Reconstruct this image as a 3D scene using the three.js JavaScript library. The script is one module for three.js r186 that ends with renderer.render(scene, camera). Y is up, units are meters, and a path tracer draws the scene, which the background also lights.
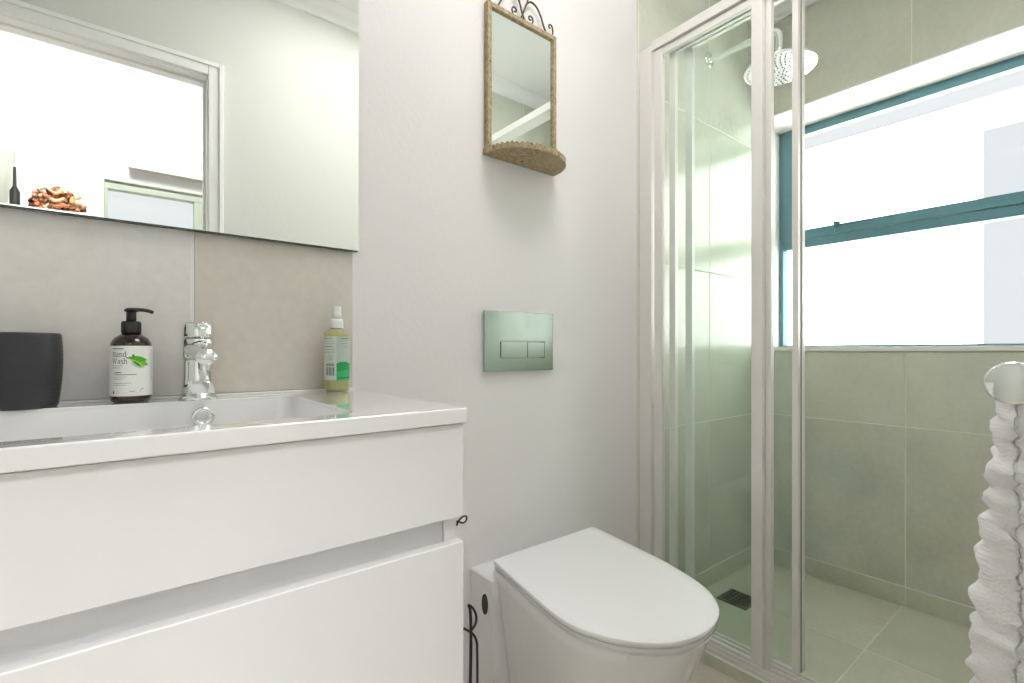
import * as THREE from 'three';
import { RoundedBoxGeometry } from 'three/addons/geometries/RoundedBoxGeometry.js';
import { mergeGeometries, mergeVertices, toCreasedNormals } from 'three/addons/utils/BufferGeometryUtils.js';
import { RectAreaLightUniformsLib } from 'three/addons/lights/RectAreaLightUniformsLib.js';
import { createNoise2D, createNoise3D } from 'simplex-noise';

RectAreaLightUniformsLib.init();
const scene = new THREE.Scene();
const renderer = new THREE.WebGLRenderer({ antialias: true });
renderer.toneMapping = THREE.LinearToneMapping;
renderer.toneMappingExposure = 1.48;
renderer.shadowMap.enabled = true;

// ---------------------------------------------------------------- camera, sky, sun
const F = 486;
const camera = new THREE.PerspectiveCamera(2 * Math.atan(341.5 / F) * 180 / Math.PI, 1024 / 683, 0.02, 200);
camera.position.set(0, 0.955, 1.052);
camera.rotation.y = -38.53 * Math.PI / 180;
camera.setViewOffset(1024, 683, 0, -9, 1024, 683);
scene.add(camera);

scene.background = new THREE.Color().setRGB(0.94, 0.975, 1.0);
scene.backgroundIntensity = 0.60;

const sun = new THREE.DirectionalLight(0xfffbfa, 48);
sun.position.set(-6, 9, -4); sun.target.position.set(0, 0, 0);
sun.castShadow = true;
Object.assign(sun.shadow.camera, { left: -12, right: 12, top: 12, bottom: -12, near: 0.1, far: 40 });
scene.add(sun, sun.target);

const ADDED_BATH_LAMP = 4.0, ADDED_ROOM_LAMP = 34;  // strengths of the two added lamps

// ---------------------------------------------------------------- helpers
let seed = 7;
const rnd = () => { seed = (seed * 1664525 + 1013904223) >>> 0; return seed / 4294967296; };
const n2 = createNoise2D(rnd), n3 = createNoise3D(rnd);
const lin = (r, g, b) => new THREE.Color().setRGB(r, g, b);
const V = (x, y, z) => new THREE.Vector3(x, y, z);

const taken = new Map();
function numbered(name) {
  const k = taken.get(name) ?? 0; taken.set(name, k + 1);
  return k ? name + '_' + String(k).padStart(3, '0') : name;
}
// u, v in metres from the dominant axis of each face
function uvm(g, ox = 0, oy = 0) {
  if (g.index) g = g.toNonIndexed();
  const p = g.attributes.position, uv = new Float32Array(p.count * 2);
  const a = V(), b = V(), c = V(), n = V();
  for (let i = 0; i < p.count; i += 3) {
    a.fromBufferAttribute(p, i); b.fromBufferAttribute(p, i + 1); c.fromBufferAttribute(p, i + 2);
    n.copy(b).sub(a).cross(c.clone().sub(a));
    const ax = Math.abs(n.x), ay = Math.abs(n.y), az = Math.abs(n.z);
    [a, b, c].forEach((q, k) => {
      const u = ax >= ay && ax >= az ? q.z : q.x, v = ay > ax && ay > az ? q.z : q.y;
      uv[(i + k) * 2] = u + ox; uv[(i + k) * 2 + 1] = v + oy;
    });
  }
  g.setAttribute('uv', new THREE.BufferAttribute(uv, 2));
  return g;
}
function bx(x0, x1, y0, y1, z0, z1, r = 0) {
  const w = x1 - x0, h = y1 - y0, d = z1 - z0;
  const g = r ? new RoundedBoxGeometry(w, h, d, 3, r) : new THREE.BoxGeometry(w, h, d);
  g.translate((x0 + x1) / 2, (y0 + y1) / 2, (z0 + z1) / 2);
  return uvm(g);
}
function cyl(r0, r1, h, seg = 40, open = false) { return new THREE.CylinderGeometry(r1, r0, h, seg, 1, open); }
function lathe(pts, seg = 48) { return new THREE.LatheGeometry(pts.map(([r, y]) => new THREE.Vector2(r, y)), seg); }
function tube(pts, r, seg = 60, rs = 8, closed = false) {
  return new THREE.TubeGeometry(new THREE.CatmullRomCurve3(pts.map((p) => V(...p)), closed, 'centripetal'), seg, r, rs, closed);
}
const mrg = (...gs) => mergeGeometries(gs.map((g) => { let h = g.index ? g.toNonIndexed() : g; for (const k of Object.keys(h.attributes)) if (!['position', 'normal', 'uv'].includes(k)) h.deleteAttribute(k); return h; }));
function mesh(name, geo, mat, parent = scene) {
  const m = new THREE.Mesh(geo, mat);
  m.name = parent === scene ? numbered(name) : name;
  m.castShadow = m.receiveShadow = true;
  parent.add(m);
  return m;
}
function tag(o, label, category, group) { Object.assign(o.userData, { label, category }); if (group) o.userData.group = group; return o; }
function thing(name, label, category, [x, y, z] = [0, 0, 0], turn = 0) {
  const o = new THREE.Group(); o.name = numbered(name); o.position.set(x, y, z); o.rotation.y = turn; scene.add(o);
  return tag(o, label, category);
}
function struct(name, label, category) {
  const o = new THREE.Group(); o.name = numbered(name); scene.add(o); tag(o, label, category); o.userData.kind = 'structure'; return o;
}
// a tile: flat face towards +z with a narrow bevel round it, back face at z = 0
function slab(w, h, d, b = 0.0012) {
  const P = [], I = [];
  const ring = (iw, ih, z) => { P.push([-iw, -ih, z], [iw, -ih, z], [iw, ih, z], [-iw, ih, z]); };
  ring(w / 2, h / 2, 0); ring(w / 2, h / 2, d - b); ring(w / 2 - b, h / 2 - b, d);
  for (let k = 0; k < 2; k++) for (let i = 0; i < 4; i++) { const j = (i + 1) % 4, a = k * 4; I.push(a + i, a + j, a + 4 + j, a + i, a + 4 + j, a + 4 + i); }
  I.push(8, 9, 10, 8, 10, 11);
  const g = new THREE.BufferGeometry();
  g.setAttribute('position', new THREE.Float32BufferAttribute(P.flat(), 3)); g.setIndex(I);
  const f = g.toNonIndexed(); f.computeVertexNormals();
  return f;
}
// tiles between the joints us (along the wall) and vs (upwards); place(g) turns the wall's own axes into the room's
function tiles(parent, us, vs, mats, place, name = 'tile', gap = 0.0021, depth = 0.008, bedMat = M.grout, skip = () => false) {
  const bed = bx(us[0], us.at(-1), vs[0], vs.at(-1), 0, depth - 0.0012); place(bed); mesh('grout_bed', bed, bedMat, parent);
  for (let j = 0; j + 1 < vs.length; j++) for (let i = 0; i + 1 < us.length; i++) {
    if (skip(i, j)) continue;
    const w = us[i + 1] - us[i] - 2 * gap, h = vs[j + 1] - vs[j] - 2 * gap;
    let g = slab(w, h, depth); g = uvm(g, rnd() * 3, rnd() * 3);
    g.translate((us[i] + us[i + 1]) / 2, (vs[j] + vs[j + 1]) / 2, 0);
    place(g);
    mesh(name, g, mats[(i * 3 + j * 5 + us.length) % mats.length], parent);
  }
}
function tex(size, fn, srgb = true, repeat = 1) {
  const d = new Uint8Array(size * size * 4);
  for (let y = 0; y < size; y++) for (let x = 0; x < size; x++) {
    const c = fn(x / size, y / size), k = (y * size + x) * 4;
    d[k] = c[0]; d[k + 1] = c[1]; d[k + 2] = c[2]; d[k + 3] = 255;
  }
  const t = new THREE.DataTexture(d, size, size, THREE.RGBAFormat);
  t.wrapS = t.wrapT = THREE.RepeatWrapping; t.magFilter = THREE.LinearFilter; t.minFilter = THREE.LinearMipmapLinearFilter; t.generateMipmaps = true;
  if (srgb) t.colorSpace = THREE.SRGBColorSpace;
  t.repeat.set(repeat, repeat); t.needsUpdate = true;
  return t;
}
// noise that repeats over the unit square
function fbm(u, v, f, oct = 4) {
  let s = 0, a = 1, tot = 0;
  for (let o = 0; o < oct; o++) {
    const ff = f * 2 ** o, w = (x, y) => n2(x * ff + o * 31.7, y * ff + o * 11.3);
    const q = w(u, v) * (1 - u) * (1 - v) + w(u - 1, v) * u * (1 - v) + w(u, v - 1) * (1 - u) * v + w(u - 1, v - 1) * u * v;
    s += a * q; tot += a; a *= 0.55;
  }
  return s / tot;
}
function cement(r, g, b, amount = 1) {
  return tex(512, (u, v) => {
    const n = fbm(u, v, 3, 5) * 15 * amount + fbm(u, v, 40, 2) * 5 * amount, s = fbm(u + 0.3, v, 2, 3) * 5 * amount;
    return [r + n + s, g + n, b + n - s].map((x) => Math.max(0, Math.min(255, x)));
  }, true, 1 / 1.2);
}
const std = (c, roughness = 0.5, o = {}) => new THREE.MeshStandardMaterial({ color: c, roughness, ...o });
const phys = (c, roughness, o = {}) => new THREE.MeshPhysicalMaterial({ color: c, roughness, ...o });

// ---------------------------------------------------------------- materials
const plasterBump = tex(256, (u, v) => { const n = 128 + fbm(u, v, 24, 3) * 100; return [n, n, n]; }, false, 2);
const M = {
  paint: std(lin(0.80, 0.78, 0.775), 0.75, { bumpMap: plasterBump, bumpScale: 0.0006 }),
  paintGrey: std(lin(0.69, 0.705, 0.665), 0.75, { bumpMap: plasterBump, bumpScale: 0.0006 }),
  ceiling: std(lin(0.86, 0.86, 0.85), 0.85),
  trim: std(lin(0.87, 0.87, 0.86), 0.35),
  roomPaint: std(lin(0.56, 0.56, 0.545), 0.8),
  plasterWhite: std(lin(0.86, 0.86, 0.84), 0.6),
  outsideWall: std(lin(0.86, 0.86, 0.84), 0.9),
  outsideCream: std(lin(0.56, 0.56, 0.55), 0.9),
  outsideGround: std(lin(0.42, 0.41, 0.39), 0.95),
  grout: std(lin(0.76, 0.77, 0.67), 0.85),
  groutFloor: std(lin(0.62, 0.62, 0.52), 0.85),
  gloss: phys(lin(0.87, 0.87, 0.868), 0.16, { clearcoat: 0.4, clearcoatRoughness: 0.08 }),
  ceramic: phys(lin(0.88, 0.88, 0.875), 0.06, { clearcoat: 1, clearcoatRoughness: 0.03 }),
  seat: phys(lin(0.86, 0.86, 0.86), 0.14),
  carcass: std(lin(0.80, 0.80, 0.78), 0.4),
  chrome: std(lin(0.86, 0.88, 0.87), 0.05, { metalness: 1 }),
  plate: std(lin(0.47, 0.56, 0.545), 0.07, { metalness: 1 }),
  slotShade: std(lin(0.03, 0.035, 0.035), 0.7),  // shade inside the toilet cap slot, painted near-black
  mirror: std(lin(0.93, 0.95, 0.92), 0.0, { metalness: 1 }),
  mirrorEdge: std(lin(0.06, 0.07, 0.055), 0.3),
  oldMirror: std(lin(0.84, 0.90, 0.89), 0.02, { metalness: 1 }),
  alu: std(lin(0.80, 0.785, 0.745), 0.34, { metalness: 0.15 }),
  gapShade: std(lin(0.16, 0.16, 0.14), 0.5),  // painted shade for the gap at the screen's closing edge
  glass: phys(lin(0.935, 0.975, 0.955), 0.0, { transmission: 1, thickness: 0, ior: 1.5 }),
  pane: phys(lin(0.97, 0.985, 0.985), 0.0, { transmission: 1, thickness: 0, ior: 1.45 }),
  winFrame: std(lin(0.10, 0.24, 0.28), 0.38, { metalness: 0.2 }),
  farFrame: std(lin(0.30, 0.34, 0.27), 0.5),
  black: std(lin(0.012, 0.012, 0.012), 0.45),
  wire: std(lin(0.012, 0.012, 0.012), 0.4),
  cup: std(lin(0.030, 0.033, 0.036), 0.42),
  amber: phys(lin(0.030, 0.014, 0.008), 0.12, { clearcoat: 0.6, clearcoatRoughness: 0.08 }),
  iron: std(lin(0.11, 0.085, 0.06), 0.7, { metalness: 0.3 }),
  whitePlastic: phys(lin(0.84, 0.85, 0.84), 0.3),
  towel: std(lin(0.88, 0.88, 0.88), 0.95, { }),
  vase: std(lin(0.40, 0.43, 0.36), 0.6),
  addedLampGlow: std(0xffffff, 0.6, { emissive: lin(1, 0.97, 0.92), emissiveIntensity: 3 }),
};
const tileMats = [[205, 208, 194], [201, 205, 189], [208, 211, 197]].map(([r, g, b]) => phys(0xffffff, 0.19, { map: cement(r, g, b), specularIntensity: 1, ior: 1.5 }));
const splashMats = [[212, 206, 196], [227, 225, 221]].map(([r, g, b]) => std(0xffffff, 0.34, { map: cement(r, g, b, 1.1) }));  // paler tone has the glare on that tile painted into its colour
const floorMats = [[204, 206, 189], [200, 203, 186]].map(([r, g, b]) => std(0xffffff, 0.34, { map: cement(r, g, b) }));
const roomFloorMats = [[196, 190, 176], [190, 184, 168]].map(([r, g, b]) => std(0xffffff, 0.4, { map: cement(r, g, b) }));
// chipped cream paint over rusty brown timber
const distressed = tex(512, (u, v) => {
  const a = fbm(u, v, 5, 5), b = fbm(u + 0.4, v + 0.2, 14, 4), rust = a + 0.6 * b > 0.42, g = 12 * fbm(u, v, 60, 2);
  const k = Math.max(0, Math.min(1, (b + 0.3) / 0.6)), c = rust ? [118, 84, 58] : [150 + 36 * k, 134 + 34 * k, 100 + 34 * k];
  return c.map((x) => Math.max(0, Math.min(255, x + g + 14 * a)));
}, true, 1 / 0.25);
M.oldFrame = std(0xffffff, 0.7, { map: distressed });
const grey = (k) => [k, k, k];
const towelBump = tex(256, (u, v) => grey(128 + fbm(u, v, 40, 2) * 120), false, 6);
M.towel.bumpMap = towelBump; M.towel.bumpScale = 0.002;

// ---------------------------------------------------------------- room shell
const XW = 2.281, ZF = 1.20, CH = 2.48, XS = 1.395;     // window wall, front wall, ceiling, shower screen

const floor = struct('floor', 'beige tiled bathroom floor in front of the toilet', 'floor');
mesh('screed', bx(-0.85, XW + 0.3, -0.12, -0.008, -0.1, ZF + 0.1), M.groutFloor, floor);
tiles(floor, [-0.75, -0.15, 0.45, 1.05, 1.388], [-0.1 + 0.1, 0.5, ZF], roomFloorMats, (g) => { g.rotateX(-Math.PI / 2); g.translate(0, -0.008, 0); g.scale(1, 1, -1); g.index ? 0 : flip(g); });
function flip(g) {
  for (const k of ['position', 'normal', 'uv']) {
    const a = g.attributes[k]; if (!a) continue;
    const n = a.itemSize, d = a.array;
    for (let i = 0; i < a.count; i += 3) for (let c = 0; c < n; c++) { const t = d[(i + 1) * n + c]; d[(i + 1) * n + c] = d[(i + 2) * n + c]; d[(i + 2) * n + c] = t; }
  }
  g.computeVertexNormals();
}
const layFloor = (g) => { g.rotateX(-Math.PI / 2); g.translate(0, -0.008, 0); g.scale(1, 1, -1); flip(g); };
const shFloor = struct('floor_shower', 'green-grey tiled shower floor with pale joints', 'floor');
tiles(shFloor, [1.475, 1.848, XW], [0.0, 0.539, ZF], floorMats, layFloor, 'tile', 0.002);
const kerb = struct('trim_1', 'low tiled kerb under the shower screen', 'kerb');
for (const [a, b] of [[0.002, 0.55], [0.553, ZF - 0.002]]) mesh('tile', bx(1.385, 1.473, -0.006, 0.036, a, b, 0.002), floorMats[0], kerb);

// back wall: painted part, tiled shower part, splash tiles over the basin
const wallBack = struct('wall_back', 'white painted wall behind basin and toilet, tiled inside the shower', 'wall');
mesh('plaster', bx(-0.85, 1.392, -0.12, CH, -0.12, 0), M.paint, wallBack);
mesh('grout', bx(1.392, XW + 0.008, -0.12, CH, -0.12, 0), M.grout, wallBack);
mesh('plaster', bx(XW + 0.008, XW + 0.32, -0.12, CH, -0.12, 0.004), M.plasterWhite, wallBack);
const courses = [0.071, 0.67, 1.27, 1.87, CH - 0.002];
tiles(wallBack, [1.393, 1.857, XW], courses, tileMats, () => {}, 'tile');
tiles(wallBack, [-0.505, -0.200, 0.0955, 0.3905], [0.873, 1.472], splashMats, () => {}, 'splash_tile', 0.0022, 0.008, M.carcass);

// window wall: below, above and beside the opening
const WY0 = 0.9525, WY1 = 2.0135, WZ1 = 1.0;
const wallRight = struct('wall_right', 'green-grey tiled shower wall around the wide window', 'wall');
mesh('grout', bx(XW + 0.008, XW + 0.30, -0.12, WY0, 0.0, ZF + 0.1), M.grout, wallRight);
mesh('grout', bx(XW + 0.008, XW + 0.30, WY1, CH, 0.0, ZF + 0.1), M.grout, wallRight);
mesh('grout', bx(XW + 0.008, XW + 0.30, WY0, WY1, WZ1, ZF + 0.1), M.grout, wallRight);
const onRight = (g) => { g.rotateY(-Math.PI / 2); g.translate(XW + 0.008, 0, 0); };
tiles(wallRight, [0.008, 0.547, ZF], [0.071, 0.67, WY0 - 0.001], tileMats, onRight);
tiles(wallRight, [0.008, 0.565, ZF], [WY1, CH - 0.002], tileMats, onRight);
tiles(wallRight, [WZ1, ZF], [WY0, WY1], tileMats, onRight);
const skirt = struct('baseboard_shower', 'narrow tiled skirting round the shower floor', 'skirting');
tiles(skirt, [1.475, 1.857, XW], [0.0, 0.071], floorMats, (g) => g.translate(0, 0, 0.0005), 'tile', 0.0016, 0.011);
tiles(skirt, [0.012, 0.547, ZF], [0.0, 0.071], floorMats, (g) => { g.rotateY(-Math.PI / 2); g.translate(XW + 0.0075, 0, 0); }, 'tile', 0.0016, 0.011);

// front wall with the doorway
const DX0 = -0.60, DX1 = 0.266, DY = 2.032;
const wallFront = struct('wall_front', 'pale grey-green wall with the doorway, seen in the basin mirror', 'wall');
mesh('plaster', bx(DX1, XS, -0.12, CH, ZF, ZF + 0.1), M.paintGrey, wallFront);
mesh('plaster', bx(-0.85, DX0, -0.12, CH, ZF, ZF + 0.1), M.paintGrey, wallFront);
mesh('plaster', bx(DX0, DX1, DY, CH, ZF, ZF + 0.1), M.paintGrey, wallFront);
mesh('grout', bx(XS, XW + 0.01, -0.12, CH, ZF + 0.002, ZF + 0.1), M.grout, wallFront);
tiles(wallFront, [XS, 1.857, XW], courses, tileMats, (g) => { g.rotateY(Math.PI); g.scale(-1, 1, 1); flip(g); g.translate(0, 0, ZF + 0.002); });
const wallLeft = struct('wall_left', 'plain pale wall beyond the basin', 'wall');
mesh('plaster', bx(-0.85, -0.75, -0.12, CH, 0, ZF), M.paintGrey, wallLeft);
const ceil = struct('ceiling', 'flat white bathroom ceiling', 'ceiling');
mesh('plaster', bx(-0.85, XW + 0.32, CH, CH + 0.12, -0.12, ZF + 0.1), M.ceiling, ceil);

// cornice strips where walls and ceiling meet
const corn = struct('trim_2', 'slim white moulded cornice under the ceiling', 'cornice');
function corniceStrip(len) {
  const s = new THREE.Shape(); s.moveTo(0, 0); s.lineTo(0.012, 0); s.lineTo(0.016, 0.012); s.quadraticCurveTo(0.022, 0.04, 0.05, 0.046); s.lineTo(0.062, 0.05); s.lineTo(0.062, 0.06); s.lineTo(0, 0.06); s.closePath();
  const g = new THREE.ExtrudeGeometry(s, { depth: len, bevelEnabled: false, curveSegments: 8 });
  return g;
}
{ let g = corniceStrip(XW + 0.75); g.rotateY(-Math.PI / 2); g.scale(1, 1, 1); g.translate(XW, CH - 0.06, 0.008); mesh('strip', g, M.ceiling, corn);
  g = corniceStrip(XW + 0.75); g.rotateY(Math.PI / 2); g.translate(-0.75, CH - 0.06, ZF); mesh('strip', g, M.ceiling, corn);
  g = corniceStrip(ZF); g.rotateY(Math.PI); g.translate(XW, CH - 0.06, ZF); mesh('strip', g, M.ceiling, corn); }

// door lining and architrave, seen in the mirror
const door = struct('door_1', 'white door frame with stepped architrave, seen in the basin mirror', 'door frame');
function profiled(parent, name, x0, x1, y0, y1) {
  mesh(name, bx(x0, x1, y0, y1, ZF - 0.014, ZF, 0.003), M.trim, parent);
}
profiled(door, 'architrave', DX1 - 0.014, DX1 + 0.034, 0, DY + 0.034);
profiled(door, 'architrave', DX0 - 0.05, DX0 + 0.012, 0, DY + 0.05);
profiled(door, 'architrave', DX0 + 0.0125, DX1 - 0.0145, DY - 0.014, DY + 0.034);
mesh('moulding', bx(DX1 + 0.020, DX1 + 0.036, 0, DY + 0.036, ZF - 0.021, ZF - 0.013, 0.003), M.trim, door);
mesh('moulding', bx(DX0 - 0.05, DX1 + 0.020, DY + 0.020, DY + 0.036, ZF - 0.021, ZF - 0.013, 0.003), M.trim, door);
mesh('jamb', bx(DX1 - 0.018, DX1, 0, DY - 0.018, ZF - 0.002, ZF + 0.102), M.trim, door);
mesh('jamb', bx(DX0, DX0 + 0.024, 0, DY - 0.018, ZF - 0.002, ZF + 0.102), M.trim, door);
mesh('head', bx(DX0, DX1, DY - 0.018, DY, ZF - 0.002, ZF + 0.102), M.trim, door);
mesh('stop', bx(DX1 - 0.026, DX1 - 0.018, 0, DY - 0.026, ZF + 0.045, ZF + 0.065), M.trim, door);
mesh('stop', bx(DX0 + 0.024, DX1 - 0.018, DY - 0.026, DY - 0.018, ZF + 0.045, ZF + 0.065), M.trim, door);

// ---------------------------------------------------------------- window 1
const win = struct('window_1', 'wide teal aluminium window with a top-hung upper sash', 'window');
const FX = 2.495;                                         // face of the frame
{
  mesh('reveal', bx(XW - 0.001, FX, WY1 - 0.006, WY1 + 0.001, 0.008, WZ1), M.plasterWhite, win);
  mesh('reveal', bx(XW + 0.002, FX, WY0, WY1 - 0.006, 0.001, 0.010), M.plasterWhite, win);
  mesh('reveal', bx(XW + 0.002, FX, WY0, WY1 - 0.006, WZ1 - 0.006, WZ1 + 0.002), M.plasterWhite, win);
  mesh('sill', bx(XW - 0.006, FX, 0.9525, 0.9715, 0.011, WZ1 - 0.002, 0.002), M.plasterWhite, win);
  const z0 = 0.010, z1 = WZ1 - 0.006, y0 = 0.9715, y1 = WY1 - 0.006, mid = 1.479;
  const fr = (name, x0, x1, a, b, c, d, m = M.winFrame, r = 0.002) => mesh(name, bx(x0, x1, a, b, c, d, r), m, win);
  fr('frame_head', FX, FX + 0.05, y1 - 0.014, y1, z0, z1, M.winFrame);
  fr('frame_jamb', FX, FX + 0.05, y0, y1 - 0.014, z0, z0 + 0.018);
  fr('frame_jamb', FX, FX + 0.05, y0, y1 - 0.014, z1 - 0.018, z1);
  fr('frame_sill', FX, FX + 0.05, y0, y0 + 0.009, z0 + 0.018, z1 - 0.018, M.winFrame);
  fr('transom', FX + 0.002, FX + 0.05, mid - 0.042, mid - 0.002, z0 + 0.018, z1 - 0.018);
  // upper sash
  const s = (n, a, b, c, d) => fr(n, FX - 0.006, FX + 0.034, a, b, c, d);
  s('sash_rail', mid, mid + 0.042, z0 + 0.02, z1 - 0.02);
  s('sash_rail', y1 - 0.042, y1 - 0.015, z0 + 0.02, z1 - 0.02);
  s('sash_stile', mid + 0.042, y1 - 0.042, z0 + 0.02, z0 + 0.062);
  s('sash_stile', mid + 0.042, y1 - 0.042, z1 - 0.062, z1 - 0.02);
  const pn = (a, b) => { const g = new THREE.PlaneGeometry(z1 - z0 - 0.036, b - a); g.rotateY(-Math.PI / 2); g.translate(FX + 0.022, (a + b) / 2, (z0 + z1) / 2); mesh('pane', g, M.pane, win); };
  pn(y0 + 0.009, mid - 0.042); pn(mid + 0.042, y1 - 0.042);
  // stay latches on the sash rail
  for (const z of [0.26, 0.86]) {
    const l = mesh('latch', bx(FX - 0.026, FX - 0.006, mid + 0.030, mid + 0.050, z - 0.012, z + 0.012, 0.003), M.winFrame, win);
    mesh('lever', bx(FX - 0.034, FX - 0.026, mid + 0.046, mid + 0.042, z - 0.01, z + 0.10, 0.003), M.winFrame, l);
    mesh('hook', bx(FX - 0.034, FX - 0.024, mid + 0.008, mid + 0.036, z - 0.01, z - 0.002, 0.003), M.winFrame, l);
  }
}

// ---------------------------------------------------------------- outside the window
const nb = thing('neighbouring_building', 'sunlit white plastered building outside the window', 'building', [6, -0.6, 0]);
mesh('wall', bx(0, 0.3, 0, 3.72, -8, 0.24), M.outsideWall, nb);
mesh('parapet', bx(-0.03, 0.33, 3.72, 3.80, -8, 0.25), M.outsideWall, nb);
const nb2 = thing('neighbouring_building', 'added unseen tall pale wall outside, mirrored in the shower tiles', 'building', [6, -0.6, 1.35]);  // wall added out of view to brighten the reflection in the shower tiles
mesh('wall', bx(0, 0.3, 0, 5.4, 0, 9), M.outsideCream, nb2);
mesh('parapet', bx(-0.03, 0.33, 5.4, 5.5, -0.02, 9), M.outsideCream, nb2);
const gr = struct('ground', 'paved ground outside the window', 'ground');
mesh('paving', bx(2.75, 30, -0.8, -0.6, -25, 25), M.outsideGround, gr);

// ---------------------------------------------------------------- adjoining room (seen in the mirror)
const RZ0 = ZF + 0.1, RZ1 = 3.5, RX0 = -2.2, RX1 = 2.2, RH = 3.4;
const rf = struct('floor_room', 'pale floor of the adjoining room', 'floor'); mesh('screed', bx(RX0 - 0.1, RX1 + 0.1, -0.12, 0, RZ0, RZ1 + 0.15), roomFloorMats[0], rf);
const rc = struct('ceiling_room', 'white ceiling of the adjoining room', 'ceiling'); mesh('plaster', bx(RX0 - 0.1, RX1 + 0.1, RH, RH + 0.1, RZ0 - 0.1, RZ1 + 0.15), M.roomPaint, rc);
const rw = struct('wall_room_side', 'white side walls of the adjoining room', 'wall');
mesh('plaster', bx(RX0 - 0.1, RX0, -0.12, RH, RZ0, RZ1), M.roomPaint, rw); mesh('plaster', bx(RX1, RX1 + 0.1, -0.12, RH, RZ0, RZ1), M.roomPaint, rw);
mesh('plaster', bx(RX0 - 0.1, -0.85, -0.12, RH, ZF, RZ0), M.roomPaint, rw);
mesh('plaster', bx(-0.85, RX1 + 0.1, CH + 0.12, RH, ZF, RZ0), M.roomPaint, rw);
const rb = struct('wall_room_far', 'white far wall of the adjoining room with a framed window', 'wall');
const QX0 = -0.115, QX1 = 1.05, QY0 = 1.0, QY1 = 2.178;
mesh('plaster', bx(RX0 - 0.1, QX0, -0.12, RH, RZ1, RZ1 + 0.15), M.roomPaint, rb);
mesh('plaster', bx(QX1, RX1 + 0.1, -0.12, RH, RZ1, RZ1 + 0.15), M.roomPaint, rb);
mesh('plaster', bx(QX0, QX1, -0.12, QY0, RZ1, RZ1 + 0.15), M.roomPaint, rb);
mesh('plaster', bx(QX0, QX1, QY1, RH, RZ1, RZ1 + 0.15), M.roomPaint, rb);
const w2 = struct('window_2', 'bright olive-framed window of the adjoining room, seen in the mirror', 'window');
{
  const f = (n, a, b, c, d, z = 0.0) => mesh(n, bx(a, b, c, d, RZ1 - 0.02 + z, RZ1 + 0.05 + z, 0.003), M.farFrame, w2);
  f('frame_head', QX0, QX1, QY1 - 0.012, QY1); f('frame_head', QX0, QX1, QY1 - 0.07, QY1 - 0.03);
  f('frame_jamb', QX0, QX0 + 0.02, QY0, QY1 - 0.07); f('frame_jamb', QX1 - 0.04, QX1, QY0, QY1 - 0.07);
  f('frame_sill', QX0, QX1, QY0, QY0 + 0.03); f('mullion', 0.42, 0.475, QY0 + 0.03, QY1 - 0.07);
  for (const [a, b] of [[QX0, 0.42], [0.475, QX1 - 0.04]]) { const g = new THREE.PlaneGeometry(b - a, QY1 - QY0 - 0.1); g.translate((a + b) / 2, (QY0 + QY1) / 2 - 0.02, RZ1 + 0.02); g.rotateY(0); mesh('pane', g, M.pane, w2); }
}
const cr = thing('curtain_rail', 'slim grey curtain rail above the far window, seen in the mirror', 'curtain rail');
mesh('track', bx(0.02, 1.25, 2.268, 2.298, RZ1 - 0.075, RZ1 - 0.02, 0.004), std(lin(0.50, 0.48, 0.44), 0.5), cr);
for (const x of [0.12, 1.1]) mesh('bracket', bx(x, x + 0.02, 2.276, 2.292, RZ1 - 0.02, RZ1), M.trim, cr);
const wr = thing('wardrobe', 'low white wardrobe carrying a vase in the adjoining room', 'wardrobe', [-0.72, 0, 2.98]);
mesh('body', bx(-0.55, 0.55, 0, 1.72, -0.25, 0.25, 0.004), M.trim, wr);
mesh('top', bx(-0.56, 0.56, 1.72, 1.742, -0.27, 0.26, 0.004), M.trim, wr);
for (const s of [-1, 1]) { const d = mesh('door', bx(s < 0 ? -0.545 : 0.003, s < 0 ? -0.003 : 0.545, 0.06, 1.715, -0.27, -0.25, 0.003), M.trim, wr); mesh('handle', bx(s * 0.04 - 0.006, s * 0.04 + 0.006, 0.8, 1.0, -0.29, -0.27, 0.003), M.chrome, d); }
const vs_ = thing('vase', 'tall pale grey-green vase on the wardrobe, seen at the mirror edge', 'vase', [-0.605, 1.742, 3.02]);
mesh('body', lathe([[0, 0], [0.06, 0], [0.066, 0.03], [0.09, 0.2], [0.105, 0.36], [0.09, 0.42], [0.06, 0.44], [0.05, 0.44], [0.05, 0.40]]), M.vase, vs_);
mesh('twig', tube([[0.03, 0.36, 0], [0.10, 0.405, 0.0], [0.13, 0.34, 0.0], [0.165, 0.24, 0.0], [0.19, 0.16, 0]], 0.004), std(lin(0.55, 0.53, 0.48), 0.8), vs_);
const sb2 = thing('slim_bottle', 'small dark bottle with a thin neck beside the vase', 'bottle', [-0.492, 1.742, 2.93]);
mesh('body', lathe([[0, 0], [0.02, 0], [0.022, 0.01], [0.022, 0.12], [0.008, 0.15], [0.006, 0.26], [0, 0.26]], 24), M.black, sb2);
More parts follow.
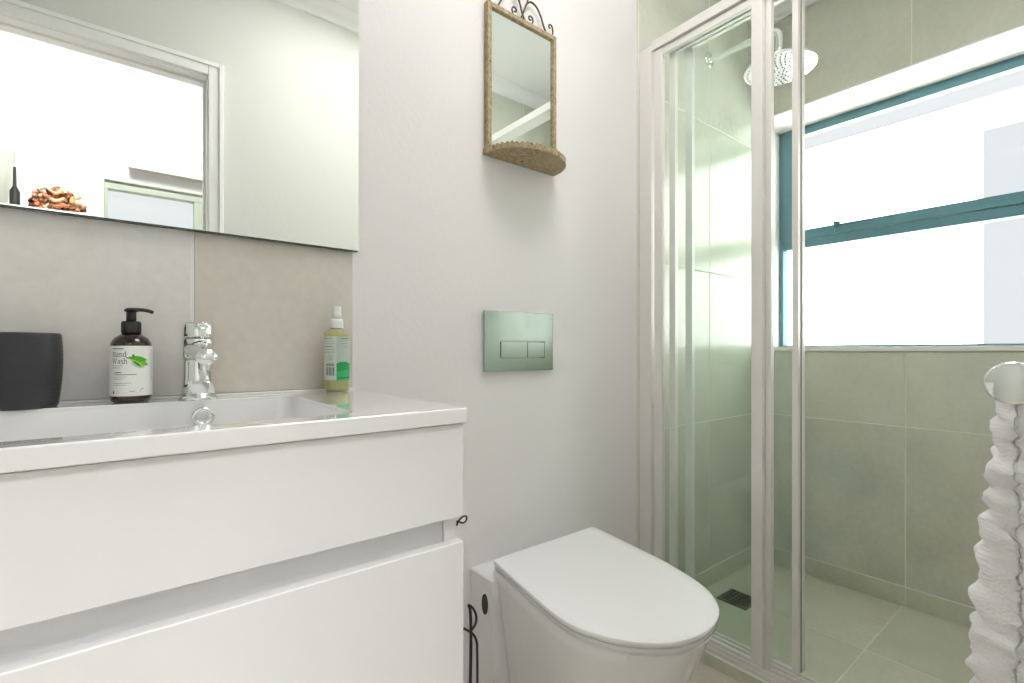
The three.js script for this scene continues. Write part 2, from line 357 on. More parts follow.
// bundle of curled russet leaves
const lb = thing('dried_leaf_bundle', 'bundle of curled russet dried leaves lying on the wardrobe', 'dried leaves', [-0.318, 1.742, 3.0]);
{
  const lm = [lin(0.34, 0.11, 0.03), lin(0.20, 0.06, 0.02), lin(0.42, 0.19, 0.07), lin(0.46, 0.30, 0.18), lin(0.06, 0.02, 0.01)].map((c) => std(c, 0.6));
  for (let i = 0; i < 120; i++) {
    const t = rnd() * Math.PI, rr = 0.35 + 0.65 * rnd(), cx = -Math.cos(t) * 0.10 * rr, cy = 0.05 + Math.sin(t) * 0.125 * rr, cz = (rnd() - 0.5) * 0.1;
    const pts = [], a0 = rnd() * 6.28, L = 0.05 + rnd() * 0.05;
    for (let k = 0; k < 6; k++) { const s = k / 5 - 0.5, bend = 0.02 * Math.sin(k * 1.3 + a0); pts.push([cx + Math.cos(a0) * 0.4 * L * s * 2 + Math.sin(t) * L * s, Math.max(0.016, cy + bend + L * 0.35 * Math.cos(t) * s), cz + bend]); }
    const g = tube(pts, 0.009 + rnd() * 0.005, 14, 7);
    mesh('curled_leaf', g, lm[Math.floor(rnd() * 5)], lb);
  }
}

// ---------------------------------------------------------------- ceiling lamps, both added out of view to light the rooms
function addedLamp(label, [x, y, z], w, d, L) {
  const t = thing('added_ceiling_light', label, 'ceiling light', [x, y, z]);
  mesh('housing', bx(-w / 2 - 0.012, w / 2 + 0.012, -0.03, 0, -d / 2 - 0.012, d / 2 + 0.012, 0.005), M.trim, t);
  mesh('diffuser', bx(-w / 2, w / 2, -0.036, -0.03, -d / 2, d / 2), M.addedLampGlow, t);
  const l = new THREE.RectAreaLight(new THREE.Color().setRGB(1, 0.975, 0.995), L, w, d);
  l.position.set(0, -0.04, 0); l.rotation.x = -Math.PI / 2; t.add(l);
}
addedLamp('added unseen ceiling light over the bathroom floor', [0.78, CH, 0.64], 0.60, 0.50, ADDED_BATH_LAMP);
addedLamp('added unseen ceiling light in the adjoining room', [-0.05, RH, 2.25], 0.9, 0.7, ADDED_ROOM_LAMP);

// ---------------------------------------------------------------- vanity
const VX0 = -0.505, VX1 = 0.387;
const van = thing('vanity_cabinet', 'white gloss wall-hung vanity cabinet with two wide drawers', 'cabinet', [-0.059, 0.36, 0]);
{
  const o = (g) => { g.translate(0.059, -0.36, 0); return g; };
  mesh('side_panel', o(bx(VX1 - 0.018, VX1, 0.365, 0.849, 0.002, 0.428)), M.gloss, van);
  mesh('side_panel', o(bx(VX0, VX0 + 0.018, 0.365, 0.849, 0.002, 0.428)), M.gloss, van);
  mesh('bottom_panel', o(bx(VX0 + 0.018, VX1 - 0.018, 0.365, 0.383, 0.002, 0.41)), M.carcass, van);
  mesh('back_panel', o(bx(VX0 + 0.018, VX1 - 0.018, 0.383, 0.66, 0.002, 0.014)), M.carcass, van);
  const d1 = mesh('drawer', o(bx(VX0, VX1 + 0.003, 0.7115, 0.8480, 0.430, 0.448, 0.0015)), M.gloss, van);
  const d2 = mesh('drawer', o(bx(VX0, VX1 + 0.003, 0.362, 0.675, 0.430, 0.448, 0.0015)), M.gloss, van);
  const ch = mrg(bx(VX0 + 0.018, VX1 - 0.0185, 0.664, 0.735, 0.418, 0.422), bx(VX0 + 0.018, VX1 - 0.0185, 0.660, 0.664, 0.410, 0.4285));
  mesh('finger_channel', o(ch), std(lin(0.87, 0.875, 0.875), 0.3), van);
}
// basin top: slab with an opening, bowl below it
const BY = 0.8715;
const bas = thing('washbasin', 'glossy white ceramic basin top on the vanity cabinet', 'basin', [0, 0.8495, 0]);
{
  const H = BY - 0.8495;
  const rr = (s, x0, x1, y0, y1, r) => { s.moveTo(x0 + r, y0); s.lineTo(x1 - r, y0); s.absarc(x1 - r, y0 + r, r, -Math.PI / 2, 0); s.lineTo(x1, y1 - r); s.absarc(x1 - r, y1 - r, r, 0, Math.PI / 2); s.lineTo(x0 + r, y1); s.absarc(x0 + r, y1 - r, r, Math.PI / 2, Math.PI); s.lineTo(x0, y0 + r); s.absarc(x0 + r, y0 + r, r, Math.PI, 1.5 * Math.PI); };
  const s = new THREE.Shape(); rr(s, -0.508, 0.392, 0.0015, 0.456, 0.003);
  const hx0 = -0.30, hx1 = 0.243, hz0 = 0.084, hz1 = 0.412;
  const hole = new THREE.Path(); rr(hole, hx0, hx1, hz0, hz1, 0.022); s.holes.push(hole);
  const b = 0.002;
  let g = new THREE.ExtrudeGeometry(s, { depth: H - 2 * b, bevelEnabled: true, bevelThickness: b, bevelSize: b, bevelOffset: -b, bevelSegments: 3, curveSegments: 8 });
  g.rotateX(Math.PI / 2); g.translate(0, H - b, 0);
  mesh('deck', g, M.ceramic, bas);
  // bowl
  const ring = (y, inset, r) => { const a = []; const x0 = hx0 + inset, x1 = hx1 - inset, z0 = hz0 + inset * 0.6, z1 = hz1 - inset; const c = [[x1 - r, z0 + r, -90], [x1 - r, z1 - r, 0], [x0 + r, z1 - r, 90], [x0 + r, z0 + r, 180]];
    for (const [cx, cz, a0] of c) for (let k = 0; k <= 6; k++) { const t = (a0 + k * 15) * Math.PI / 180; a.push([cx + r * Math.cos(t), y, cz + r * Math.sin(t)]); } return a; };
  const rings = [ring(H - 0.001, -0.0025, 0.022), ring(H - 0.006, 0.0, 0.024), ring(H - 0.03, 0.002, 0.026), ring(H - 0.07, 0.010, 0.03), ring(H - 0.088, 0.022, 0.035), ring(H - 0.098, 0.045, 0.04), ring(H - 0.102, 0.10, 0.05)];
  const P = [], I = [], n = rings[0].length;
  rings.forEach((r) => P.push(...r)); P.push([(hx0 + hx1) / 2, H - 0.104, 0.23]);
  for (let k = 0; k + 1 < rings.length; k++) for (let i = 0; i < n; i++) { const j = (i + 1) % n; I.push(k * n + i, (k + 1) * n + i, (k + 1) * n + j, k * n + i, (k + 1) * n + j, k * n + j); }
  const L = (rings.length - 1) * n; for (let i = 0; i < n; i++) I.push(L + i, P.length - 1, L + (i + 1) % n);
  const bg = new THREE.BufferGeometry(); bg.setAttribute('position', new THREE.Float32BufferAttribute(P.flat(), 3)); bg.setIndex(I); bg.computeVertexNormals();
  bg.setAttribute('uv', new THREE.Float32BufferAttribute(P.flatMap((p) => [p[0], p[2]]), 2));
  mesh('bowl', bg, M.ceramic, bas);
  // low upstand along the wall
  mesh('upstand', bx(-0.506, 0.390, H - 0.001, H + 0.004, 0.0085, 0.018, 0.002), M.ceramic, bas);
  // overflow ring on the back of the bowl
  const ov = new THREE.TorusGeometry(0.0125, 0.0045, 12, 36); ov.translate(0.103, H - 0.028, 0.0885); const om = mesh('overflow_ring', ov, M.chrome, bas);
  const oh = cyl(0.011, 0.011, 0.003, 24); oh.rotateX(Math.PI / 2); oh.translate(0.103, H - 0.028, 0.0875); mesh('overflow_insert', oh, M.chrome, om);
  mesh('overflow_bar', bx(0.0985, 0.1075, H - 0.033, H - 0.024, 0.0885, 0.0905, 0.001), M.chrome, om);
}

// ---------------------------------------------------------------- tap
const tap = thing('basin_tap', 'chrome single-lever mixer tap behind the basin', 'tap', [0.0985, BY, 0.062]);
{
  mesh('base', lathe([[0, 0], [0.0285, 0], [0.0285, 0.003], [0.027, 0.006], [0.025, 0.008], [0, 0.008]]), M.chrome, tap);
  mesh('body', lathe([[0, 0.007], [0.0245, 0.007], [0.0225, 0.035], [0.0215, 0.064], [0.0225, 0.07], [0, 0.072]]), M.chrome, tap);
  const sp = [];
  for (let k = 0; k <= 14; k++) { const t = k / 14; sp.push([t, 0.085 - 0.012 * t * t, 0.012 + 0.098 * t, 0.0215 - 0.007 * t, 0.0165 - 0.005 * t]); }
  const P = [], I = [], n = 28;
  for (const [, y, z, rx, ry] of sp) for (let i = 0; i < n; i++) { const a = i / n * 2 * Math.PI; P.push(Math.cos(a) * rx, y + Math.sin(a) * ry, z); }
  for (let k = 0; k < sp.length - 1; k++) for (let i = 0; i < n; i++) { const j = (i + 1) % n; I.push(k * n + i, k * n + j, (k + 1) * n + j, k * n + i, (k + 1) * n + j, (k + 1) * n + i); }
  const last = sp[14]; P.push(0, last[1], last[2] + 0.004); const e = (sp.length - 1) * n; for (let i = 0; i < n; i++) I.push(e + i, e + (i + 1) % n, P.length / 3 - 1);
  const g = new THREE.BufferGeometry(); g.setAttribute('position', new THREE.Float32BufferAttribute(P, 3)); g.setIndex(I); g.computeVertexNormals();
  const spout = mesh('spout', g, M.chrome, tap);
  const ae = cyl(0.0105, 0.0105, 0.012, 28); ae.translate(0, 0.061, 0.098); const aer = mesh('aerator', ae, M.chrome, spout);
  const ah = cyl(0.0085, 0.0085, 0.002, 24); ah.translate(0, 0.0545, 0.098); mesh('outlet', ah, M.chrome, aer);
  mesh('cartridge', lathe([[0, 0.068], [0.0225, 0.068], [0.0235, 0.074], [0.0235, 0.102], [0.022, 0.104], [0, 0.104]]), M.chrome, tap);
  const lev = mesh('lever', lathe([[0, 0.105], [0.0225, 0.105], [0.0238, 0.108], [0.0235, 0.126], [0.022, 0.131], [0.014, 0.1325], [0, 0.133]]), M.chrome, tap);
  const h = bx(-0.009, 0.009, 0.119, 0.129, 0.018, 0.06, 0.0045); mesh('handle', h, M.chrome, lev);
}

// ---------------------------------------------------------------- mirror over the basin
const mir = thing('wall_mirror', 'large frameless mirror over the basin tiles', 'mirror', [-0.055, 1.1705, 0.009]);
mesh('backing', bx(-0.440, 0.440, 0.004, 0.82, 0, 0.008), M.mirrorEdge, mir);
mesh('glass', bx(-0.450, 0.450, 0, 0.83, 0.008, 0.0145), M.mirror, mir);
mesh('bottom_edge', bx(-0.449, 0.449, -0.0022, 0, 0.003, 0.0135), M.mirrorEdge, mir);

// ---------------------------------------------------------------- things on the basin deck
const cup = thing('tumbler', 'matt black ribbed tumbler on the basin deck', 'tumbler', [-0.1165, BY, 0.056]);
{
  const p = [[0, 0.001], [0.036, 0], [0.0385, 0.003]];
  for (let i = 0; i <= 64; i++) { const t = i / 64, y = 0.005 + t * 0.102; p.push([0.0388 + 0.0048 * Math.sin(t * Math.PI * 0.78) + 0.00016 * Math.sin(i * Math.PI / 2), y]); }
  p.push([0.0405, 0.109], [0.038, 0.108], [0.037, 0.02], [0, 0.02]);
  mesh('body', lathe(p, 64), M.cup, cup);
}
function canvasTex(w, h, draw) {
  const c = document.createElement('canvas'); c.width = w; c.height = h; const x = c.getContext('2d'); draw(x, w, h);
  const t = new THREE.CanvasTexture(c); t.colorSpace = THREE.SRGBColorSpace; return t;
}
const soap = thing('soap_dispenser', 'dark brown pump bottle of hand wash with white label', 'soap dispenser', [0.008, BY, 0.051]);
{
  const r = 0.0272;
  mesh('bottle', lathe([[0, 0], [r - 0.006, 0], [r - 0.002, 0.002], [r, 0.008], [r, 0.086], [r - 0.001, 0.092], [r - 0.005, 0.099], [r - 0.011, 0.103], [0.0125, 0.106], [0, 0.106]]), M.amber, soap);
  const lt = canvasTex(768, 640, (c, w, h) => {
    c.fillStyle = '#f1f3ee'; c.fillRect(0, 0, w, h); c.translate(125, 0); c.scale(0.72, 1);
    c.fillStyle = '#4a4d48'; c.font = '26px sans-serif'; c.fillRect(60, 34, 190, 9);
    c.font = '92px serif'; c.fillStyle = '#3e4440'; c.fillText('Hand', 56, 142); c.fillText('Wash', 56, 228);
    const bar = (x, y, l, k, t = 7) => { c.fillStyle = k; c.fillRect(x, y, l, t); };
    bar(62, 250, 180, '#a9b0a6'); bar(62, 275, 140, '#b2b8ae');
    bar(100, 335, 110, '#33362f', 10); bar(100, 362, 330, '#6a6f66', 8); bar(80, 392, 210, '#a9b0a6'); bar(80, 418, 170, '#b2b8ae'); bar(70, 470, 290, '#a9b0a6'); bar(70, 494, 220, '#b2b8ae');
    bar(330, 575, 80, '#8a9088'); c.strokeStyle = '#8fa3a6'; c.lineWidth = 6; c.beginPath(); c.arc(520, 575, 30, 3.3, 5.6); c.stroke(); c.beginPath(); c.moveTo(478, 592); c.lineTo(492, 560); c.stroke();
    c.fillStyle = '#22251f'; c.beginPath(); c.moveTo(80, 560); c.lineTo(92, 590); c.lineTo(90, 610); c.lineTo(70, 610); c.lineTo(68, 590); c.fill();
    for (let i = 0; i < 12; i++) bar(690, 60 + i * 34, 46, '#9fb09c', 8);
    c.fillStyle = '#c4d8d6'; c.beginPath(); c.ellipse(450, 235, 95, 45, 0.35, 0, 6.3); c.fill();
    const leaf = (x, y, l, wd, a, col) => { c.save(); c.translate(x, y); c.rotate(a); c.fillStyle = col; c.beginPath(); c.moveTo(0, 0); c.quadraticCurveTo(l * 0.45, -wd, l, 0); c.quadraticCurveTo(l * 0.45, wd, 0, 0); c.fill(); c.restore(); };
    leaf(320, 140, 330, 90, 0.34, '#7ccb2a'); leaf(320, 150, 290, 70, 0.12, '#58b41f'); leaf(330, 165, 260, 40, 0.45, '#a4df54'); leaf(395, 160, -60, 40, 1.3, '#4aa31c'); leaf(380, 190, 150, 30, 0.6, '#3d8f1b'); leaf(280, 150, 70, 14, 0.1, '#5d4a2a');
  });
  const lg = new THREE.CylinderGeometry(r + 0.0006, r + 0.0006, 0.076, 48, 1, true, -1.75, 3.5); lg.translate(0, 0.049, 0);
  soap.scale.set(1, 1.045, 1);
  mesh('label', lg, std(0xffffff, 0.55, { map: lt }), soap).userData.label = 'white label with green leaves';
  const pump = mesh('pump_collar', lathe([[0, 0.106], [0.0125, 0.106], [0.0132, 0.108], [0.0132, 0.122], [0.0118, 0.125], [0, 0.125]]), M.black, soap);
  mesh('stem', lathe([[0, 0.125], [0.0066, 0.125], [0.0066, 0.141], [0, 0.141]], 24), M.black, pump);
  mesh('nozzle', mrg(lathe([[0, 0.140], [0.009, 0.140], [0.0095, 0.1425], [0.006, 0.1455], [0, 0.146]], 24), tube([[0.0, 0.1435, 0], [0.012, 0.1435, 0], [0.021, 0.1425, 0], [0.029, 0.140, 0.0]], 0.0028, 24, 10)), M.black, pump);
}
const spray = thing('spray_bottle', 'clear yellow-green spray bottle with printed label by the mirror corner', 'spray bottle', [0.339, BY, 0.050]);
{
  const r = 0.0245;
  mesh('bottle', lathe([[0, 0], [r - 0.003, 0], [r, 0.003], [r, 0.016], [r - 0.001, 0.019], [r, 0.022], [r, 0.118], [r - 0.003, 0.124], [0.011, 0.127], [0.010, 0.130], [0, 0.130]]),
    phys(lin(0.85, 0.86, 0.55), 0.08, { transmission: 0.75, thickness: 0, ior: 1.45, clearcoat: 0.5 }), spray);
  mesh('liquid', lathe([[0, 0.004], [r - 0.004, 0.004], [r - 0.003, 0.008], [r - 0.003, 0.112], [0, 0.112]], 32), phys(lin(0.62, 0.62, 0.28), 0.3, { transmission: 0.4, thickness: 0 }), spray);
  const lt = canvasTex(640, 640, (c, w, h) => {
    c.fillStyle = '#b4c2b6'; c.fillRect(0, 0, w, h); c.fillStyle = '#c6cfc3'; c.fillRect(0, 0, 300, h);
    const bar = (x, y, l, k, t = 8) => { c.fillStyle = k; c.fillRect(x, y, l, t); };
    for (let i = 0; i < 6; i++) bar(70, 26 + i * 40, 170 + (i % 3) * 22, i % 3 ? '#93a594' : '#6f8572', 9);
    for (let i = 0; i < 4; i++) bar(150, 270 + i * 22, 90, '#9db2a4', 8);
    for (let i = 0; i < 16; i++) bar(110 + i * 10, 395, (i * 7) % 5 + 3, '#39463f', 40);
    for (let i = 0; i < 16; i++) bar(110 + i * 10, 450, (i * 5) % 6 + 3, '#4b564f', 120);
    bar(380, 28, 190, '#4f6b58', 12); bar(400, 60, 130, '#93a594'); bar(380, 100, 150, '#7c9484'); bar(400, 150, 120, '#93a594');
    c.fillStyle = '#1f9a52'; c.beginPath(); c.moveTo(300, 400); c.quadraticCurveTo(420, 330, 640, 420); c.lineTo(640, 640); c.lineTo(300, 640); c.fill();
    c.fillStyle = '#2fb56b'; c.beginPath(); c.moveTo(300, 520); c.quadraticCurveTo(480, 470, 640, 520); c.lineTo(640, 640); c.lineTo(300, 640); c.fill();
    bar(310, 600, 300, '#11783a', 14);
  });
  const lg = new THREE.CylinderGeometry(r + 0.0006, r + 0.0006, 0.088, 48, 1, true, -1.75, 3.0); lg.translate(0, 0.068, 0);
  mesh('label', lg, std(0xffffff, 0.5, { map: lt }), spray).userData.label = 'pale label with green swoosh and bar pattern';
  const cap = mesh('collar', lathe([[0, 0.128], [0.0125, 0.128], [0.0132, 0.130], [0.0132, 0.142], [0.011, 0.148], [0, 0.149]]), M.whitePlastic, spray);
  mesh('spray_cap', lathe([[0, 0.148], [0.0098, 0.148], [0.0092, 0.158], [0.0085, 0.171], [0.0075, 0.174], [0, 0.1745]]), M.whitePlastic, cap);
}

// ---------------------------------------------------------------- small antique mirror with shelf
const am = thing('vintage_mirror', 'small chipped antique mirror with half-round shelf above the toilet', 'mirror', [0.866, 1.476, 0.002]);
{
  const W = 0.248, H = 0.398, fw = 0.0135, fd = 0.017;
  mesh('frame_stile', bx(-W / 2, -W / 2 + fw, 0, H, 0, fd, 0.002), M.oldFrame, am);
  mesh('frame_stile', bx(W / 2 - fw, W / 2, 0, H, 0, fd, 0.002), M.oldFrame, am);
  mesh('frame_rail', bx(-W / 2 + fw, W / 2 - fw, H - fw, H, 0, fd, 0.002), M.oldFrame, am);
  mesh('frame_rail', bx(-W / 2 + fw, W / 2 - fw, 0, fw, 0, fd, 0.002), M.oldFrame, am);
  mesh('backing', bx(-W / 2 + fw, W / 2 - fw, fw, H - fw, 0.001, 0.006), M.iron, am);
  mesh('glass', bx(-W / 2 + fw, W / 2 - fw, fw, H - fw, 0.006, 0.010), M.oldMirror, am);
  // half-round shelf and its ragged gallery
  const R = 0.127, D = 0.118, s = new THREE.Shape();
  s.moveTo(-R, 0); for (let i = 0; i <= 40; i++) { const t = Math.PI - i / 40 * Math.PI; s.lineTo(Math.cos(t) * R, Math.sin(t) ** 0.85 * D); } s.closePath();
  const g = new THREE.ExtrudeGeometry(s, { depth: 0.004, bevelEnabled: true, bevelThickness: 0.001, bevelSize: 0.001, bevelSegments: 1 });
  g.rotateX(Math.PI / 2); const sh = mesh('shelf', uvm(g), M.oldFrame, am);
  // gallery: wall that follows the rim with a toothed top edge
  const P = [], I = [], N = 120;
  for (let i = 0; i <= N; i++) {
    const t = Math.PI - i / N * Math.PI, ct = Math.cos(t), st = Math.max(0, Math.sin(t)) ** 0.85;
    const top = 0.007 + 0.005 * Math.abs(Math.sin(i * 0.75)) + 0.003 * n2(i * 0.4, 3);
    for (const [q, y] of [[1.0, -0.004], [1.008, top], [0.985, top], [0.978, -0.004]]) P.push([ct * R * q, y, st * D * q]);
  }
  for (let i = 0; i < N; i++) for (let k = 0; k < 4; k++) { const a = i * 4 + k, b = i * 4 + (k + 1) % 4; I.push(a, b, b + 4, a, b + 4, a + 4); }
  let rg = new THREE.BufferGeometry(); rg.setAttribute('position', new THREE.Float32BufferAttribute(P.flat(), 3)); rg.setIndex(I); rg = uvm(rg); rg.computeVertexNormals();
  mesh('gallery_rim', rg, M.oldFrame, sh);
  // wrought-iron scrollwork on the top rail
  const wire = (pts, r = 0.0026) => mesh('iron_scroll', tube(pts.map(([x, y]) => [x, H + y, 0.010]), r, 70, 8), M.iron, am);
  const spiral = (cx, cy, r0, a0, turns, dir) => { const a = []; for (let k = 0; k <= 14; k++) { const t = k / 14, an = a0 + dir * turns * 2 * Math.PI * t, r = r0 * (1 - 0.78 * t); a.push([cx + Math.cos(an) * r, cy + Math.sin(an) * r]); } return a; };
  for (const m of [-1, 1]) {
    const q = (a) => a.map(([x, y]) => [x * m, y]);
    wire(q([[0.088, 0.0], [0.078, 0.018], [0.066, 0.042], [0.05, 0.06], [0.03, 0.064], [0.014, 0.05], [0.004, 0.026], [-0.004, 0.008], [-0.012, 0.0]]));
    wire(q([[0.031, 0.0], [0.036, 0.008], ...spiral(0.028, 0.016, 0.010, -0.2, 0.9, 1)]), 0.0023);
    wire(q([[0.111, 0.0], [0.115, 0.012], ...spiral(0.104, 0.024, 0.010, -0.2, 0.8, 1)]), 0.0023);
    wire(q([[0.014, 0.05], [0.02, 0.075], [0.010, 0.092], [0.0, 0.10]]), 0.0023);
  }
}

// ---------------------------------------------------------------- flush plate
const fp = thing('flush_plate', 'mirror-polished chrome dual flush plate above the toilet', 'flush plate', [0.860, 0.980, 0.0005]);
{
  const rect = (q, x0, x1, y0, y1) => { q.moveTo(x0, y0); q.lineTo(x1, y0); q.lineTo(x1, y1); q.lineTo(x0, y1); q.closePath(); return q; };
  const ps = rect(new THREE.Shape(), -0.1215, 0.1215, -0.081, 0.081);
  ps.holes.push(rect(new THREE.Path(), -0.0715, 0.0885, -0.046, 0.0005));
  mesh('plate', new THREE.ExtrudeGeometry(ps, { depth: 0.010, bevelEnabled: true, bevelThickness: 0.001, bevelSize: 0.001, bevelOffset: -0.001, bevelSegments: 2 }).translate(0, 0, 0.0012), M.plate, fp);
  mesh('back_plate', bx(-0.118, 0.118, -0.078, 0.078, 0, 0.001), M.plate, fp);
  mesh('button', bx(-0.0695, 0.0225, -0.044, -0.0015, 0.0015, 0.0132, 0.0009), M.plate, fp);
  mesh('button', bx(0.0245, 0.0865, -0.044, -0.0015, 0.0015, 0.0132, 0.0009), M.plate, fp);
}

// ---------------------------------------------------------------- toilet
const toi = thing('toilet', 'white back-to-wall toilet with closed lid', 'toilet', [0.895, 0, 0]);
{
  // outline of a plan section: flat back at zb, half width w, length to L
  const plan = (w, zb, L, straight, wb = w, n = 28) => {
    const a = [];
    a.push([-wb, zb]);
    for (let k = 1; k < 8; k++) { const t = k / 8; a.push([-(wb + (w - wb) * Math.sin(t * Math.PI / 2)), zb + (straight - zb) * t]); }
    for (let k = 0; k <= n; k++) { const t = Math.PI - k / n * Math.PI, c = Math.cos(t), s = Math.sin(t); a.push([Math.sign(c) * Math.abs(c) ** 0.92 * w, straight + s ** 0.95 * (L - straight)]); }
    for (let k = 7; k >= 1; k--) { const t = k / 8; a.push([wb + (w - wb) * Math.sin(t * Math.PI / 2), zb + (straight - zb) * t]); }
    a.push([wb, zb]);
    return a.map(([x, z]) => [x + 0.004 - Math.min(0.055, Math.max(0, z - 0.08) * 0.17), z]);
  };
  const loft = (secs, capTop = true, capBottom = true) => {
    const n = secs[0][1].length, P = [], I = [];
    for (const [y, a] of secs) for (const [x, z] of a) P.push([x, y, z]);
    for (let k = 0; k + 1 < secs.length; k++) for (let i = 0; i < n; i++) { const j = (i + 1) % n; I.push(k * n + i, k * n + j, (k + 1) * n + j, k * n + i, (k + 1) * n + j, (k + 1) * n + i); }
    const cap = (k, y, up) => { const a = secs[k][1], c = P.length; P.push([0, y, a.reduce((s, q) => s + q[1], 0) / n]); for (let i = 0; i < n; i++) { const j = (i + 1) % n; up ? I.push(k * n + i, k * n + j, c) : I.push(k * n + j, k * n + i, c); } };
    if (capTop) cap(secs.length - 1, secs[secs.length - 1][0], true);
    if (capBottom) cap(0, secs[0][0], false);
    const g = new THREE.BufferGeometry(); g.setAttribute('position', new THREE.Float32BufferAttribute(P.flat(), 3)); g.setIndex(I);
    g.setAttribute('uv', new THREE.Float32BufferAttribute(P.flatMap((p) => [p[0], p[2]]), 2));
    return toCreasedNormals(g, 0.7);
  };
  const body = [];
  for (let k = 0; k <= 16; k++) { const t = k / 16, y = t * 0.403, e = t ** 1.5; body.push([y, plan(0.140 + 0.044 * e, 0.075, 0.445 + 0.118 * e, 0.285 + 0.03 * e, 0.135 + 0.047 * e)]); }
  body.push([0.407, plan(0.1825, 0.077, 0.561, 0.315, 0.1805)], [0.409, plan(0.179, 0.08, 0.557, 0.315, 0.177)]);
  mesh('pan', loft(body), M.ceramic, toi);
  // rear block against the wall, a little wider than the foot of the pan
  const rear = []; for (let k = 0; k <= 6; k++) { const t = k / 6; rear.push([t * 0.390, [[-0.183 - 0.012 * t, 0.001], [-0.183 - 0.012 * t, 0.095], [0.183 + 0.012 * t, 0.095], [0.183 + 0.012 * t, 0.001]]]); }
  rear.push([0.3935, [[-0.192, 0.002], [-0.192, 0.092], [0.192, 0.092], [0.192, 0.002]]]);
  const rb_ = mesh('rear_body', loft(rear), M.ceramic, toi);
  const capG = cyl(0.027, 0.027, 0.005, 28); capG.rotateZ(Math.PI / 2); capG.scale(1, 1.2, 0.62); capG.translate(-0.1935, 0.325, 0.066); const cm = mesh('fixing_cap', capG, M.chrome, rb_);
  const cap2 = cyl(0.021, 0.021, 0.002, 28); cap2.rotateZ(Math.PI / 2); cap2.scale(1, 1.2, 0.55); cap2.translate(-0.1965, 0.325, 0.066); mesh('cap_slot_shade', cap2, M.slotShade, cm);  // flat disc, the dark of the slot painted by its colour
  const seatPlan = (k) => plan(0.190 + k, 0.080, 0.572 + k, 0.33, 0.184 + k);
  mesh('seat', loft([[0.411, seatPlan(-0.006)], [0.412, seatPlan(-0.005)], [0.4205, seatPlan(-0.003)], [0.4215, seatPlan(-0.004)]]), M.seat, toi);
  mesh('seat_buffer', loft([[0.4085, seatPlan(-0.018)], [0.4245, seatPlan(-0.018)]]), M.carcass, toi);
  mesh('lid', loft([[0.4235, seatPlan(-0.003)], [0.426, seatPlan(-0.001)], [0.4325, seatPlan(0.0)], [0.4345, seatPlan(-0.001)], [0.4355, seatPlan(-0.0035)], [0.4362, seatPlan(-0.03)]]), M.seat, toi);
  for (const s of [-1, 1]) mesh('hinge', bx(s * 0.08 - 0.018, s * 0.08 + 0.018, 0.3936, 0.424, 0.055, 0.082, 0.004), M.seat, toi);
}

// ---------------------------------------------------------------- black wire things between vanity and toilet
const ws = thing('wire_stand', 'black bent-wire stand between vanity and toilet', 'wire stand', [0.555, 0, 0.216], -38.5 * Math.PI / 180);
{
  mesh('base', tube(Array.from({ length: 16 }, (_, i) => [Math.cos(i / 16 * 6.2832) * 0.07 + 0.01, 0.004, Math.sin(i / 16 * 6.2832) * 0.07]), 0.0035, 80, 8, true), M.wire, ws);
  mesh('cross_wire', tube([[-0.06, 0.004, 0], [0, 0.004, 0], [0.08, 0.004, 0]], 0.0033), M.wire, ws);
  mesh('upright', tube([[0, 0.004, 0], [0, 0.2, 0], [0, 0.425, 0], [-0.003, 0.432, 0]], 0.0032), M.wire, ws);
  mesh('loop', tube([[-0.003, 0.432, 0], [0.006, 0.425, 0], [0.013, 0.408, 0], [0.011, 0.392, 0], [0.002, 0.378, 0]], 0.0026), M.wire, ws);
  mesh('arm', tube([[-0.013, 0.386, 0.004], [-0.004, 0.382, 0.005], [0.006, 0.374, 0.003], [0.0135, 0.358, 0], [0.015, 0.33, 0], [0.015, 0.15, 0], [0.015, 0.004, 0]], 0.0026), M.wire, ws);
}
const hk = tag(mesh('wire_hook', tube([[0, 0, 0], [0.003, 0.006, 0], [0.012, 0.0115, 0], [0.0175, 0.0105, 0], [0.017, 0.004, 0], [0.011, 0.002, 0], [0.003, 0.006, 0], [0.0, 0.0065, 0]], 0.0014, 60, 8), M.wire), 'tiny black wire loop on the side of the vanity', 'hook');
hk.position.set(0.3905, 0.691, 0.4275);

